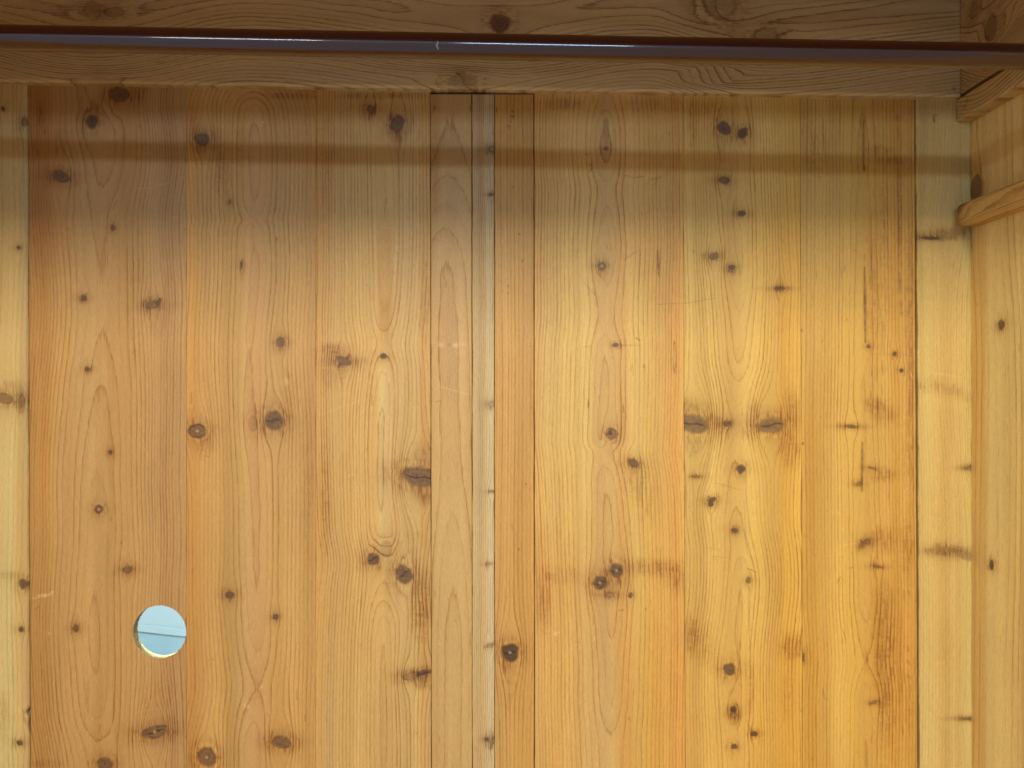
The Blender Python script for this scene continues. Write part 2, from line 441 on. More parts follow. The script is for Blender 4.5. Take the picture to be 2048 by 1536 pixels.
far = [(-200, 0, 0)]
TOP = 150
B = {}
O = (206, 158, 98)
B['b1'] = dict(seed=11, lo=(55, 64), hi=(372, 372), v=(TOP, VB), col=(186, 145, 92), space=(23, 8.2, 30), con=0.55,
    center=[(100,200,20),(205,196,44),(260,200,34),(330,205,40),(430,198,52),(600,206,58),(700,203,54),(780,200,44),(955,194,31),(1080,196,24),(1175,192,18),(1260,190,12),(1345,193,18),(1430,196,31),(1480,200,44),(1560,206,52),(2400,200,30)],
    zones=[(55,100,(196,144,74),10),(60,130,(196,140,84),20,150,520,60),(300,372,(206,162,106),12)],
    knots=[(184,243,12,13,0,dict(dark=1.1)),(240,190,17,14,0,dict(dark=.9,halo=.7,mask=.8)),(121,352,17,10,18,dict(dark=.7,halo=.6)),
        (225,455,4,6),(167,596,6,6,0,dict(dark=.9)),(303,610,12,8,-10,dict(mask=.7)),(318,603,4,7,30,dict(halo=.1)),(174,738,5,5,0,dict(dark=1)),(220,905,4,5),
        (197,1019,8,8,0,dict(dot=1,pale=.5)),(255,1139,9,7,-20,dict(mask=.75)),(151,1257,6,7),(309,1464,25,12,-14,dict(dark=.35,crack=1,halo=.5,nr=2,dot=1,pale=.4)),(209,1528,13,13,0,dict(dark=.6))],
    rough=[(83,230,8,30,.7),(120,290,14,50,.5),(160,225,10,50,.4),(310,1400,40,50,.35),(315,640,18,40,.3),(270,560,20,40,.2),(280,185,20,18,.5),(90,1528,30,10,.5)],
    marks=[(80,215,78,250,2.2,.5),(90,258,90,268,2.5,.5),(74,300,76,308,2,.5),(280,250,280,253,2.2,.6),(76,1192,100,1190,3.2,-.55),(62,1197,80,1195,1.2,-.4),(100,1188,104,1184,2,-.6),
        (68,1220,78,1212,.8,.5),(96,1268,100,1266,1,-.5),(240,1088,244,1083,1,.7),(225,418,234,400,1.2,.45),(224,475,229,500,1,.4),(201,1448,196,1470,1.5,.45),
        (274,378,300,374,.8,-.35),(310,372,338,366,.8,-.3),(264,708,272,698,.8,.5),(92,1478,96,1468,.7,-.4),(176,1360,176,1400,2.5,.25),(170,1390,176,1430,1.2,.35)])
B['b2'] = dict(seed=23, lo=(372, 372), hi=(632, 630), v=(TOP, VB), col=(198, 154, 92), space=(20, 7.6, 26), con=0.52,
    center=[(100,504,75),(170,505,55),(200,505,34),(222,506,20),(300,508,8),(400,508,14),(426,508,22),(442,508,26),(456,507,19),(540,508,11),(700,500,13),(850,506,10),(1000,512,12),(1200,512,16),(1300,514,25),(1375,514,36),(1440,508,26),(1500,505,18),(2400,500,30)],
    zones=[(490,530,(206,158,108),5),(372,398,(204,148,76),8),(450,488,(200,160,96),10,380,1600,80),(590,632,(198,150,88),14)],
    knots=[(404,278,13,12,0,dict(dark=.7,halo=.5)),(394,862,16,13,-5,dict(dark=.4,dot=1,nr=2,pale=.4,edge=1.2)),(547,841,17,17,0,dict(dark=.7,crack=1)),(561,684,8,9,0,dict(dark=.6,nr=2)),
        (506,848,8,14,0,dict(dark=0,mask=.28,edge=.25,halo=.05,wing=0)),(459,1190,8,7),(551,1234,5,6),(563,1484,18,11,10,dict(dark=.4,halo=.5)),(413,1515,17,17,0,dict(dark=.4,pale=.7,dot=1,nr=2)),
        (483,530,2.5,8,0,dict(dot=0)),(459,404,2,5,10,dict(mask=.6))],
    rough=[(440,330,22,60,.55),(384,240,8,40,.5),(585,191,50,7,.9),(480,300,12,60,.3),(405,895,24,20,.3),(580,790,20,60,.25),(615,950,14,200,.3)],
    marks=[(522,245,534,243,1,-.5),(553,475,554,482,1.2,.8),(570,755,570,772,2.5,-.5),(576,760,577,768,2,-.4),(403,900,410,900,1.5,.3),(408,912,420,914,1,.4),(518,1380,524,1370,2,-.5),(490,1410,496,1414,3,-.5),
        (505,452,506,500,5,.18),(600,160,600,200,1,.4),(612,170,612,205,1,.4),(508,175,640,182,1.4,.5),(432,600,432,640,.7,.35)])
B['b3'] = dict(seed=37, lo=(632, 630), hi=(860.2, 863.6), v=(TOP, VB), col=(205, 162, 98), space=(17, 7.0, 22), con=0.55,
    center=[(100,770,30),(250,768,16),(470,770,12),(560,770,16),(640,768,24),(690,768,33),(740,768,22),(850,768,11),(1050,772,14),(1120,775,38),(1178,770,34),(1230,770,22),(1300,768,12),(1450,767,9),(1600,768,14),(2400,770,30)],
    zones=[(756,784,(190,140,76),3,440,655,40),(760,779,(190,140,76),3,600,690,12),(757,782,(208,178,122),4,740,1120,20),(800,840,(208,170,112),6),(632,650,(204,154,90),6),(645,740,(204,164,104),10)],
    knots=[(741,218,8,8,0,dict(dark=.5,mask=.75)),(795,248,13,16,20,dict(dark=.65,halo=.6)),(688,722,15,8,15,dict(dark=.6,mask=.8,halo=.5,wing=.5)),(767,712,5.5,5.5,0,dict(dark=1.1,pale=.5)),
        (840,955,34,18,10,dict(dark=.55,crack=1,halo=.45,nr=2,pale=.4)),(746,1118,12,12,-20,dict(dark=.6,crack=1)),(808,1148,14,18,-25,dict(dark=.6,crack=1,pale=.4)),(850,1345,18,5,-12,dict(dark=.8,mask=.85)),(822,1352,16,7,-14,dict(dark=.2,mask=.45)),
        (772,1098,10,16,0,dict(dark=0,mask=.3,edge=.5,halo=.1,wing=0))],
    rough=[(668,700,26,14,.9),(668,745,30,30,.5),(845,915,18,30,.8),(850,990,16,22,.9),(842,1210,20,60,1.0),(800,1080,50,30,.2),(850,600,10,80,.5),(650,1000,12,120,.5),(770,191,85,7,.9),(650,330,20,120,.35),(845,1365,18,14,.9),(735,210,20,40,.4),(845,1290,14,60,.3)],
    marks=[(793,490,796,502,5,-.38),(791,508,790,540,4,-.32),(700,168,858,178,1.6,.65),(720,830,735,812,.7,-.5),(757,845,771,816,.8,-.6),(690,955,705,948,.9,-.6),(760,455,790,457,.6,-.3),
        (757,230,770,250,1,.45),(770,250,783,252,1,.45),(640,735,700,738,.7,-.25),(640,830,720,800,.6,-.3),(832,1352,862,1343,1.4,.9)])
B['c1'] = dict(seed=41, lo=(861.2, 864.4), hi=(943, 945), v=(187.5, VB), col=(196, 155, 100), space=(21, 10, 60), con=0.50, band=.03, chamfer=.8,
    center=[(100,900,100),(300,900,92),(400,893,74),(466,890,57),(520,892,47),(620,895,42),(950,902,40),(1036,905,33),(1120,905,24),(1222,906,14),(1300,906,5),(2400,902,5)],
    zones=[(862,882,(200,148,78),4,180,440,30),(885,915,(190,150,96),10,620,780,40),(936,945,(206,166,94),2)],
    knots=[],
    rough=[(870,330,8,80,.3)],
    marks=[(868,218,870,212,2,.7),(940,212,941,222,1.6,1),(908,225,905,270,2.2,.18),(904,232,903,255,1,.5),(909,256,911,262,1,.7),(903,355,912,358,.8,.5),(872,804,882,800,.7,.7),(876,772,940,790,.7,-.5),
        (880,690,884,690,4,-.55),(910,690,914,690,4.5,-.6),(926,690,928,690,3,-.3),(898,690,899,690,3.5,.3),(911,1240,912,1244,1,.6),(940,1265,942,1310,1.4,.5),(876,1288,880,1288,.8,-.5),(905,1530,906,1545,6,.2)])
B['s'] = dict(seed=53, lo=(944.5, 945.5), hi=(988, 989), v=(187.5, VB), col=(208, 171, 118), space=(6, 5.2, 20), con=0.62, chamfer=1.0, jag=.8, pits=1.5, wob=2.0,
    center=[(100,820,20),(600,826,20),(1100,815,20),(2400,820,20)],
    zones=[(972,990,(206,180,136),4),(944,965,(188,150,100),5)],
    knots=[(984,808,7,6,-30,dict(mask=.35,dark=0,edge=.6,stretch=3.2)),(983,983,6,2.5,0,dict(mask=.6,dark=.3,wing=.1,halo=.2)),(977,1128,6,2.5,-10,dict(mask=.5,dark=0,wing=.1,halo=.2)),(980,1291,7,3,-20,dict(mask=.5,dark=.2,wing=.1,halo=.2)),(973,1479,4,4,0,dict(mask=.8)),(986,1482,5,8,30,dict(mask=.5)),(986,298,8,6,0,dict(mask=.2,stretch=3.5)),(983,389,6,1.6,0,dict(mask=.9,dark=1))],
    rough=[(980,1500,8,40,.3)], marks=[(946,200,950,196,1,-.4)])
B['c2'] = dict(seed=67, lo=(989, 990), hi=(1067, 1069), v=(187.5, VB), col=(205, 156, 88), space=(8, 7.4, 30), con=0.55, chamfer=.9,
    center=[(100,1150,20),(600,1153,20),(1300,1150,20),(2400,1153,20)],
    zones=[(1020,1050,(206,164,96),6),(989,1068,(198,148,84),4,170,430,50)],
    knots=[(1020,1305,16,16,0,dict(dark=1.5,crack=1,halo=.4,nr=2.4,pale=.6,edge=1.2,dot=1,stretch=2.8))],
    rough=[(1020,1380,20,50,.25),(1063,800,4,80,.4)],
    marks=[(993,214,994,224,1.7,1),(1024,186,1025,187,1.6,.8),(1025,222,1026,223,2.4,.8),(1023,232,1027,233,2.6,.8),(1020,243,1021,243,2,.7),(1016,251,1018,252,2,.7),(1018,256,1018,258,1.4,.5),(1026,374,1027,375,1.3,.9),
        (1016,571,1016,573,1.3,.9),(1016,586,1016,587,1.1,.8),(1039,468,1039,469,1.3,.9),(1045,521,1045,522,1.3,1),(1061,693,1061,693,1.2,.8),(1052,968,1052,969,1.5,1),(1037,1098,1038,1099,1.4,.7),(1000,820,1018,836,.7,-.3)])
B['r1'] = dict(seed=71, lo=(1068.6, 1070.6), hi=(1366, 1374), v=(TOP + 30, VB), col=(213, 166, 96), space=(15, 8.0, 26), con=0.50,
    center=[(100,1212,44),(205,1212,26),(240,1212,14),(290,1212,6),(340,1213,14),(376,1214,25),(440,1214,17),(500,1214,11),(556,1213,19),(620,1213,27),(662,1212,23),(700,1211,12),(800,1209,7),(880,1206,12),(905,1206,26),(960,1212,15),(1050,1216,6),(1120,1218,8),(1240,1222,8),(1320,1222,17),(1400,1221,20),(1475,1221,32),(1540,1222,34),(2400,1220,24)],
    zones=[(1068,1100,(204,154,90),8,170,600,60),(1085,1190,(204,170,106),14,380,1100,80),(1262,1300,(204,170,100),12,560,1600,70),(1196,1236,(206,168,116),6),(1340,1368,(204,150,82),10),(1230,1380,(204,148,78),30,1250,2400,160),(1290,1345,(202,156,84),14),(1068,1100,(196,146,88),6,1050,1260,50)],
    knots=[(1212,262,6,26,0,dict(dark=0,mask=.4,edge=.4,halo=.1,wing=0,flow=0)),(1212,297,5,4,0,dict(mask=.7)),(1204,532,8,8,0,dict(dark=.4,mask=.8,dot=1)),(1231,690,6,4,0,dict(dark=.5)),(1223,868,9,10,0,dict(dark=.2,dot=0,pale=.5,mask=.8)),(1221,866,3.5,4,0,dict(dark=.9,halo=0,wing=0)),
        (1267,926,10,8,15,dict(dark=.7,mask=.85)),(1200,1166,13,13,-20,dict(dark=.8,crack=1,dot=1,pale=.4)),(1233,1141,13,14,0,dict(dark=.8,crack=1,dot=1,pale=.4)),(1261,1190,4,5,0,dict(dark=.2)),(1220,1190,8,5,0,dict(dark=0,mask=.35)),(1349,715,3.5,27,0,dict(dark=0,mask=.12,edge=.9,halo=.1,wing=0,flow=.5))],
    rough=[(1130,208,50,12,.7),(1310,1135,58,17,.85),(1345,1155,22,22,.6),(1270,960,20,40,.5),(1290,990,24,60,.35),(1088,1200,16,60,.6),(1120,1150,40,18,.4),(1300,210,60,14,.4),(1355,1175,10,20,.4),(1246,830,5,40,.4),(1310,560,40,60,.15)],
    marks=[(1315,500,1318,552,2.3,1),(1320,495,1320,540,.8,.5),(1177,800,1177,815,1.3,1),(1248,520,1276,500,.8,.6),(1168,564,1192,592,.7,.5),(1165,693,1182,693,.7,.6),(1240,690,1275,691,.8,.5),(1282,423,1284,430,1,.5),(1247,810,1248,826,1.4,.6),(1265,728,1266,748,.7,.5),
        (1288,731,1288,735,1.5,.7),(1272,676,1280,680,1.4,.6),(1316,609,1366,606,.8,.4),(1118,1265,1106,1268,3,-.5),(1108,1262,1112,1272,2,-.45),(1186,1284,1190,1272,1,-.6),(1115,1330,1140,1305,.7,-.4),(1148,1283,1160,1285,1.2,.4),(1248,350,1262,353,.8,.6),(1262,356,1290,352,.8,.6),(1300,360,1322,354,.8,.6),
        (1180,330,1183,328,1.6,.8),(1184,335,1180,342,1.3,.8),(1172,308,1178,310,2,.45),(1215,450,1222,500,1.3,.3),(1237,1222,1248,1220,1,.6),(1290,1218,1292,1218,1.2,.5),(1258,1436,1260,1440,1.6,.5),(1262,1160,1262,1180,1,.4)])
B['r2'] = dict(seed=83, lo=(1366.5, 1374.5), hi=(1601, 1608), v=(TOP + 32, VB), col=(217, 174, 96), space=(17, 7.4, 28), con=0.52,
    center=[(100,1466,26),(300,1470,16),(460,1475,10),(560,1478,14),(650,1478,27),(720,1477,31),(780,1476,42),(840,1476,48),(940,1473,38),(1040,1472,30),(1108,1480,24),(1180,1481,13),(1300,1470,12),(1420,1468,10),(1500,1470,14),(2400,1470,24)],
    zones=[(1366,1440,(206,168,106),10,420,1000,80),(1500,1600,(206,158,84),16,380,1600,80),(1560,1608,(204,152,76),10,150,2400,50),(1366,1608,(206,156,90),10,1250,2400,200),(1366,1430,(198,150,88),12,200,400,50)],
    knots=[(1448,256,11,13,-35,dict(dark=.95,halo=.5,mask=.9)),(1486,266,9,11,25,dict(dark=.95,halo=.5)),(1449,360,10,7,10,dict(dark=.6,mask=.85,wing=.4)),(1483,427,8,6,0,dict(dark=.8,mask=.9)),(1428,512,10,7,0,dict(mask=.7,dark=.6,halo=.5)),(1463,534,6,4,0,dict(dark=.8)),(1462,541,5,4,0,dict(dark=0,mask=.8)),
        (1560,577,11,3,0,dict(dark=.9,wing=.5)),(1386,848,31,17,12,dict(dark=.35,crack=1,halo=.45,nr=1.6,pale=.5,edge=.7,mask=.8)),(1455,847,7,6,0,dict(dark=.6)),(1543,850,27,15,-6,dict(dark=.4,crack=1,halo=.4,nr=1.6,pale=.5,edge=.5,mask=.76)),(1482,938,8,8,0,dict(dark=1.,pale=.6)),(1424,1000,8,5,-30,dict(dark=.7,mask=.9)),(1421,1009,5,4,0,dict(dark=.8)),
        (1469,1061,6,5,0,dict(dark=.7)),(1459,1339,11,11,0,dict(dark=.6,pale=.5)),(1467,1418,6,6,0,dict(dark=.9,pale=.7)),(1468,1430,7,5,0,dict(dark=0,mask=.4)),(1509,1468,6,5,0,dict(dark=.9,pale=.6)),(1468,1493,6,5,0,dict(dark=.8,pale=.6)),(1497,1161,5,6,0,dict(dark=.3,mask=.7)),(1392,953,7,2.5,0,dict(mask=.6))],
    rough=[(1385,240,12,60,.5),(1420,215,60,16,.35),(1385,810,30,16,.6),(1420,845,30,14,.7),(1510,835,16,30,.7),(1580,900,25,34,.8),(1580,820,20,40,.6),(1382,1270,12,40,.9),(1585,1295,28,26,.9),(1408,1290,24,40,.4),(1500,1370,12,60,.4),(1480,350,60,80,.15),(1580,1380,20,60,.3),(1445,300,10,40,.5),(1386,890,14,18,.5)],
    marks=[(1387,502,1387,504,1.2,.9),(1364,608,1430,596,.8,.45),(1468,400,1466,455,1.6,.3),(1474,300,1476,345,1,.6),(1436,290,1434,340,1,.4),(1455,860,1458,880,1.2,.6),(1485,852,1487,880,1.2,.5),(1430,965,1480,980,.7,.45),(1495,1137,1512,1144,1.4,.6),(1497,1170,1500,1182,1,.6),(1480,1120,1484,1140,1,.35),
        (1484,820,1486,835,1,.5),(1488,1000,1494,1110,1,.3),(1497,1180,1500,1300,1.1,.45),(1480,1280,1482,1300,1.4,.5),(1478,1435,1470,1450,1.6,.5),(1495,1440,1500,1465,1.5,.5),(1466,1500,1464,1520,1,.5),(1450,1350,1446,1370,1,.5),(1500,1320,1502,1360,1,.5),(1412,1095,1440,1100,.7,.3),(1420,1112,1460,1116,.7,.3)])
B['r3'] = dict(seed=97, lo=(1601.5, 1608.5), hi=(1829.5, 1838.5), v=(TOP + 34, VB), col=(214, 169, 90), space=(12, 7.2, 30), con=0.48, pits=2.2,
    center=[(100,1726,30),(500,1728,22),(900,1726,18),(1190,1730,14),(1260,1731,20),(1330,1732,26),(1400,1732,14),(2400,1728,24)],
    zones=[(1600,1842,(203,154,88),12,1150,2400,250),(1700,1842,(202,154,88),20),(1606,1680,(206,164,100),18,400,1500,90),(1780,1800,(198,146,76),5),(1690,1728,(204,164,98),8),(1740,1775,(196,148,80),8,1150,1400,30),(1605,1640,(198,148,76),8,800,2400,80),(1800,1842,(194,146,84),6)],
    knots=[(1703,853,13,3,4,dict(dark=.5,mask=.85,wing=.4)),(1737,693,4,3,0,dict(dark=.1)),(1790,708,4,4,0,dict(dark=1,halo=.2)),(1803,741,4,4,0,dict(dark=1,halo=.2)),(1735,1084,6,6,0,dict(dark=.5,mask=.7)),(1722,1090,4,7,20,dict(mask=.6)),(1718,968,6,4,-40,dict(mask=.6,dark=.2)),(1743,936,7,2,20,dict(mask=.7)),(1605,1314,4,9,0,dict(mask=.8,dark=.8)),(1748,1405,8,3,-20,dict(mask=.6,dark=.1)),(1755,1133,9,2.5,8,dict(mask=.7))],
    rough=[(1755,300,30,10,.9),(1780,320,30,10,.7),(1640,300,30,50,.35),(1620,280,14,80,.3),(1750,810,20,16,.9),(1770,830,26,20,.6),(1765,950,30,14,.7),(1765,1080,30,24,.7),(1815,1100,14,60,.7),(1820,600,12,160,.6),(1822,860,10,160,.6),(1770,1290,22,120,.9),(1745,600,14,160,.5),(1770,560,16,160,.4),(1800,400,6,160,.6),(1772,1440,20,60,.5),(1770,400,10,80,.3),(1803,1330,6,120,.5),(1820,1420,10,80,.4),(1650,800,30,200,.12)],
    marks=[(1727,240,1727,340,2.4,.9),(1729,330,1729,342,1.6,.9),(1729,535,1731,685,2.7,1),(1725,885,1724,982,2.4,1),(1647,238,1647,300,1.2,.8),(1795,232,1795,240,3.2,.5),(1797,250,1797,275,1.6,.5),(1797,420,1798,500,1.5,.6),(1800,545,1801,585,2.6,.55),(1801,600,1802,620,2,.45),(1803,625,1804,628,2.5,.4),(1796,360,1797,410,1.4,.5),
        (1745,480,1741,560,1.0,.6),(1765,640,1766,700,1.1,.5),(1764,720,1766,750,1.3,.6),(1744,740,1744,752,1.3,.6),(1764,770,1765,790,1.1,.6),(1742,780,1742,800,1.1,.6),(1732,1482,1734,1545,3.0,.5),(1729,1215,1733,1240,1.5,-.35),(1732,1305,1736,1325,1.2,.5),(1732,1325,1736,1305,1,.5),(1817,1180,1820,1190,3,.4),(1808,1180,1809,1203,1.6,.5),(1815,1295,1817,1300,2.4,.4),(1815,1322,1818,1327,2.4,.4),(1815,1352,1819,1355,2.4,.4),
        (1675,1165,1680,1155,1.2,.5),(1680,1152,1692,1165,.7,.4),(1696,1137,1706,1135,1,.5),(1684,1255,1692,1280,.9,.45),(1645,1375,1650,1400,1,.5),(1603,660,1603,662,1.6,1),(1606,886,1606,888,1.6,1),(1600,1020,1601,1020,1,.9),(1708,500,1714,502,1,.4),(1804,1440,1806,1470,1.8,.45),(1690,1090,1720,1085,.9,-.35),(1650,1113,1700,1105,.7,-.25),(1682,1056,1686,1060,1,-.6),(1820,740,1826,760,1,-.5),(1808,880,1809,980,1,.4),(1712,1170,1740,1200,.7,-.25)])

def tinted(k, t): B[k]['tint'] = np.array(t)
panel_l = Solid()
for k in ('b1', 'b2', 'b3'):
    B[k]['chamfer'] = 0.7; B[k]['cwid'] = 1.6
    add_board(panel_l, B[k], front(0.0), hole=(319, 1264, 53) if k == 'b1' else None)
back_l = panel_l.build('back_panel', M_pine, wardrobe); back_l['label'] = 'left back panel with round cable hole'
panel_r = Solid()
for k in ('r1', 'r2', 'r3'):
    B[k]['chamfer'] = 0.7; B[k]['cwid'] = 1.6
    add_board(panel_r, B[k], front(0.0))
back_r = panel_r.build('back_panel', M_pine, wardrobe); back_r['label'] = 'right back panel with many small knots'
so = Solid(); add_board(so, B['c1'], front(0.0015)); o = so.build('centre_board', M_pine, wardrobe)
so = Solid(); add_board(so, B['c2'], front(0.0015)); o = so.build('centre_board', M_pine, wardrobe)
so = Solid(); add_board(so, B['s'], front(0.003)); o = so.build('centre_strip', M_grey, wardrobe); o['label'] = 'pale narrow strip of fine straight grain'

for (a_, b_) in ((850, 1080), (1815, 1900)):  # added dark strips behind the open joints, keep light from leaking through
  v_ = [(x, y, z) for x in ((a_ - 1024) * S, (b_ - 1024) * S) for y in (0.0075, 0.013) for z in (ZB, (768 - 100) * S)]
  mesh_obj('leak_blocker_strip', v_, [(0,1,3,2),(4,6,7,5),(0,4,5,1),(2,3,7,6),(0,2,6,4),(1,5,7,3)], plain('dark_backing', (96, 66, 38), 0.8, 0.1)[0], wardrobe)

# hole lining: raw wood inside the round cut out
def ring_wall(cx, cy, r, t):
    n = 128; vs = []; fs = []
    rows = 7
    for j in range(rows):
        y = t * j / (rows - 1)
        for i in range(n):
            a = 2 * math.pi * i / n
            rr = (r + 0.35) * S * (1 + 0.006 * math.sin(a * 31 + j) + 0.006 * math.sin(a * 53 + 2 * j))
            vs.append(((cx - 1024) * S + rr * math.cos(a), 0.0006 + y, (768 - cy) * S + rr * math.sin(a)))
    for j in range(rows - 1):
        for i in range(n):
            k = (i + 1) % n; fs.append((j * n + i, j * n + k, (j + 1) * n + k, (j + 1) * n + i))
    return vs, fs
M_raw, bs_, nt_ = plain('raw_sawn_pine', (168, 144, 94), 0.8, 0.30, 0, 500)
bp = nt_.nodes.new('ShaderNodeBump'); bp.inputs['Strength'].default_value = 0.8; bp.inputs['Distance'].default_value = 0.0006
nz = nt_.nodes.new('ShaderNodeTexNoise'); nz.inputs['Scale'].default_value = 700
nt_.links.new(nz.outputs['Fac'], bp.inputs['Height']); nt_.links.new(bp.outputs[0], bs_.inputs['Normal'])
vs, fs = ring_wall(319, 1264, 53, 0.0115)
mesh_obj('hole_rim', vs, fs, M_raw, back_l)

# ---- stiles
B['ls'] = dict(seed=103, lo=(-62, -62), hi=(52, 60), v=(TOP + 14, VB), col=(201, 171, 117), space=(14, 8.5, 60), con=0.42, chamfer=2.2, cwid=5, jag=1.2, thick=15,
    center=[(100,-40,20),(500,-30,30),(800,-45,20),(2400,-40,20)],
    zones=[(40,62,(190,150,96),3,300,2400,100),(0,30,(206,176,112),10,850,2400,80)],
    knots=[(8,797,17,10,10,dict(dark=.2,mask=.7,halo=.5)),(44,803,5,14,0,dict(dark=.3,mask=.7)),(47,1168,8,10,0,dict(dark=.8)),(42,1259,5,5,0,dict(dark=.8)),(39,1486,6,5,0,dict(dark=.8)),(37,495,4,4,0,dict(dark=.8)),(5,217,3,5,-20,dict(dark=1.2)),(47,243,5,9,0,dict(dark=.5,mask=.6))],
    rough=[(5,1420,14,34,.5),(15,1150,24,10,.4),(5,1460,10,30,.3),(40,265,12,30,.25),(30,770,16,12,.4)],
    marks=[(8,760,12,775,1.2,.5),(46,1420,50,1450,1.6,.5)], nicks=[(1,1426,7,6),(1,1450,12,2.5)])
B['rs'] = dict(seed=109, lo=(1834, 1846), hi=(1944, 1949), v=(TOP + 36, VB), col=(206, 171, 105), space=(9, 6.5, 40), con=0.30, chamfer=1.6, cwid=4, jag=1.4, thick=15, pits=.6,
    center=[(100,2050,20),(700,2040,20),(1100,2060,20),(2400,2040,20)],
    zones=[(1846,1862,(206,168,106),5),(1925,1950,(206,172,108),6)],
    knots=[(1862,476,20,3.2,2,dict(dark=.6,mask=.95,wing=.9,halo=.4,crack=0)),(1942,936,9,4,0,dict(mask=.7,dark=.6,wing=.8)),(1935,1112,24,8,16,dict(mask=.45,dark=.1,wing=.35,halo=.12,edge=.3,flow=.5)),(1890,1100,22,6,5,dict(mask=.32,dark=.1,wing=.4,edge=.4,flow=.4)),(1938,1438,12,3,0,dict(mask=.6,wing=.8)),(1900,466,30,4,-4,dict(mask=.25,dark=0,edge=.2))],
    rough=[(1865,770,28,14,.55),(1905,782,26,12,.5),(1935,795,16,10,.4),(1875,1105,30,8,.4),(1890,1300,30,60,.12),(1900,460,50,14,.25),(1920,1436,26,6,.3)],
    marks=[(1867,231,1869,245,1.8,.95),(1869,230,1874,229,1,.8),(1835,560,1836,700,1.4,.35),(1864,745,1925,755,1.4,-.3)])
so = Solid(); add_board(so, B['ls'], front(0.004)); o = so.build('stile', M_pale, wardrobe); o['label'] = 'pale left stile with rounded nicked edge'
so = Solid(); add_board(so, B['rs'], front(0.0035)); o = so.build('stile', M_pale, wardrobe); o['label'] = 'pale right stile in the corner'

# ---- top rail (horizontal grain): u = image y, v = image x
TRD = 0.012
B['tr'] = dict(seed=127, horiz=1, lo=(-92, -92), hi=(161, 193), v=(-66, 1925), vfine=(-10, 1925), ufine=(60, 400), col=(210, 180, 132), space=(14, 7.5, 34), con=0.75, chamfer=3.0, cwid=6, thick=26, wob=4, wob2=1.6, band=.07,
    center=[(-100,-30,20),(200,30,30),(500,-20,22),(1000,40,32),(1300,0,26),(1500,45,30),(1930,0,20)],
    knots=[(47,1000,18,20,0,dict(dark=.7,nr=2.6,halo=.3,pale=.2,wing=.1)),(24,228,9,20,0,dict(dark=0,mask=.35,halo=.3,wing=.1)),(20,185,14,16,0,dict(dark=0,mask=.25,edge=.5)),(8,1440,28,32,0,dict(dark=0,mask=.2,halo=.4,wing=.1,nr=4)),(72,1532,16,24,0,dict(dark=.1,mask=.3,nr=2.5,halo=.3,wing=.1)),
        (162,925,14,28,0,dict(dark=0,mask=.28,halo=.25,edge=.6,wing=.1)),(165,200,10,24,0,dict(dark=0,mask=.1,edge=.1,halo=.05)),(150,1420,14,24,0,dict(dark=0,mask=.02,edge=0,halo=.05,wing=0))],
    rough=[(45,1470,30,24,.4),(150,925,16,40,.3)], marks=[(176,1908,178,1909,4,.6)])
so = Solid(); add_board(so, B['tr'], front_h(TRD)); o = so.build('top_rail', M_rail, wardrobe)

# ---- right side wall pieces. u = depth from the back in px units (S m), v = image-like height
SX = WX1
def side(x_face, sgn=1):
    def f(U, V, off):
        return np.stack([np.full(U.shape, x_face) + sgn * off, -U * S, (768 - V) * S], -1)
    return f
def vy(py, d):                      # image row seen at depth d (m) -> v on the side wall
    return 768 + (py - 768) * (CD - d) / CD
B['sw'] = dict(seed=131, lo=(0, 0), hi=(DEPTH / S, DEPTH / S), v=(-92, VB), ufine=(0, 190), vfine=(150, 1560), col=(240, 202, 132), space=(30, 12, 40), con=0.6, chamfer=.2, thick=18, wob=5,
    center=[(100,62,40),(500,70,34),(700,84,30),(1000,84,24),(1300,78,30),(2400,70,30)],
    zones=[(0,48,(190,142,78),5),(48,400,(206,172,110),10,400,2400,80)],
    knots=[(96, vy(650,.06)+0,9,9,0,dict(dark=.3,nr=1.5,halo=.4,pale=.3)),(66, vy(1130,.042),7,9,0,dict(dark=.8)),(18,380,16,22,0,dict(dark=.8,halo=.6,mask=.7))],
    rough=[(20,400,16,30,.6)],
    marks=[(40,vy(1240,.025),58,vy(1285,.036),12,-.25),(58,vy(1288,.036),84,vy(1300,.05),14,-.25),(96,vy(1312,.06),98,vy(1306,.06),1.8,-.6)])
so = Solid(); add_board(so, B['sw'], side(SX)); o = so.build('side_panel', M_pale, wardrobe); o['label'] = 'right side panel'
# left side wall, beyond the frame
B['swl'] = dict(B['sw'], seed=133, ufine=(0, 1), vfine=(150, 151), knots=[], rough=[], marks=[], zones=[])
so = Solid(); add_board(so, B['swl'], side(WX0, -1)); o = so.build('side_panel', M_pale, wardrobe); o['label'] = 'left side panel'

# side top rail and the batten under it: grain runs towards the room. u = height, v = depth
def side_h(x_face, sgn=1):
    f0 = side(x_face, sgn)
    return lambda U, V, off: f0(V, U, off)
SRX = (1922 - 1024) / FPX * (CD - TRD)         # face of the side rail
B['sr'] = dict(seed=137, horiz=1, lo=(-92, -92), hi=(vy(188, TRD) - 1, vy(188, TRD) - 1), v=(-22, DEPTH / S), vfine=(0, 200), ufine=(60, 400), col=(196, 162, 112), space=(16, 9, 40), con=1.0, chamfer=1.0, thick=24, wob=9, wob2=4,
    center=[(0,20,20),(60,60,30),(120,90,26),(200,60,20),(900,60,20)],
    knots=[(108,112,22,16,0,dict(dark=.3,mask=.6,nr=2)),(50,60,14,12,0,dict(mask=.3,dark=0))], rough=[(60,40,30,20,.5)])
so = Solid(); add_board(so, B['sr'], side_h(SRX)); o = so.build('side_rail', M_rail, wardrobe)
BTX = SRX - 0.002
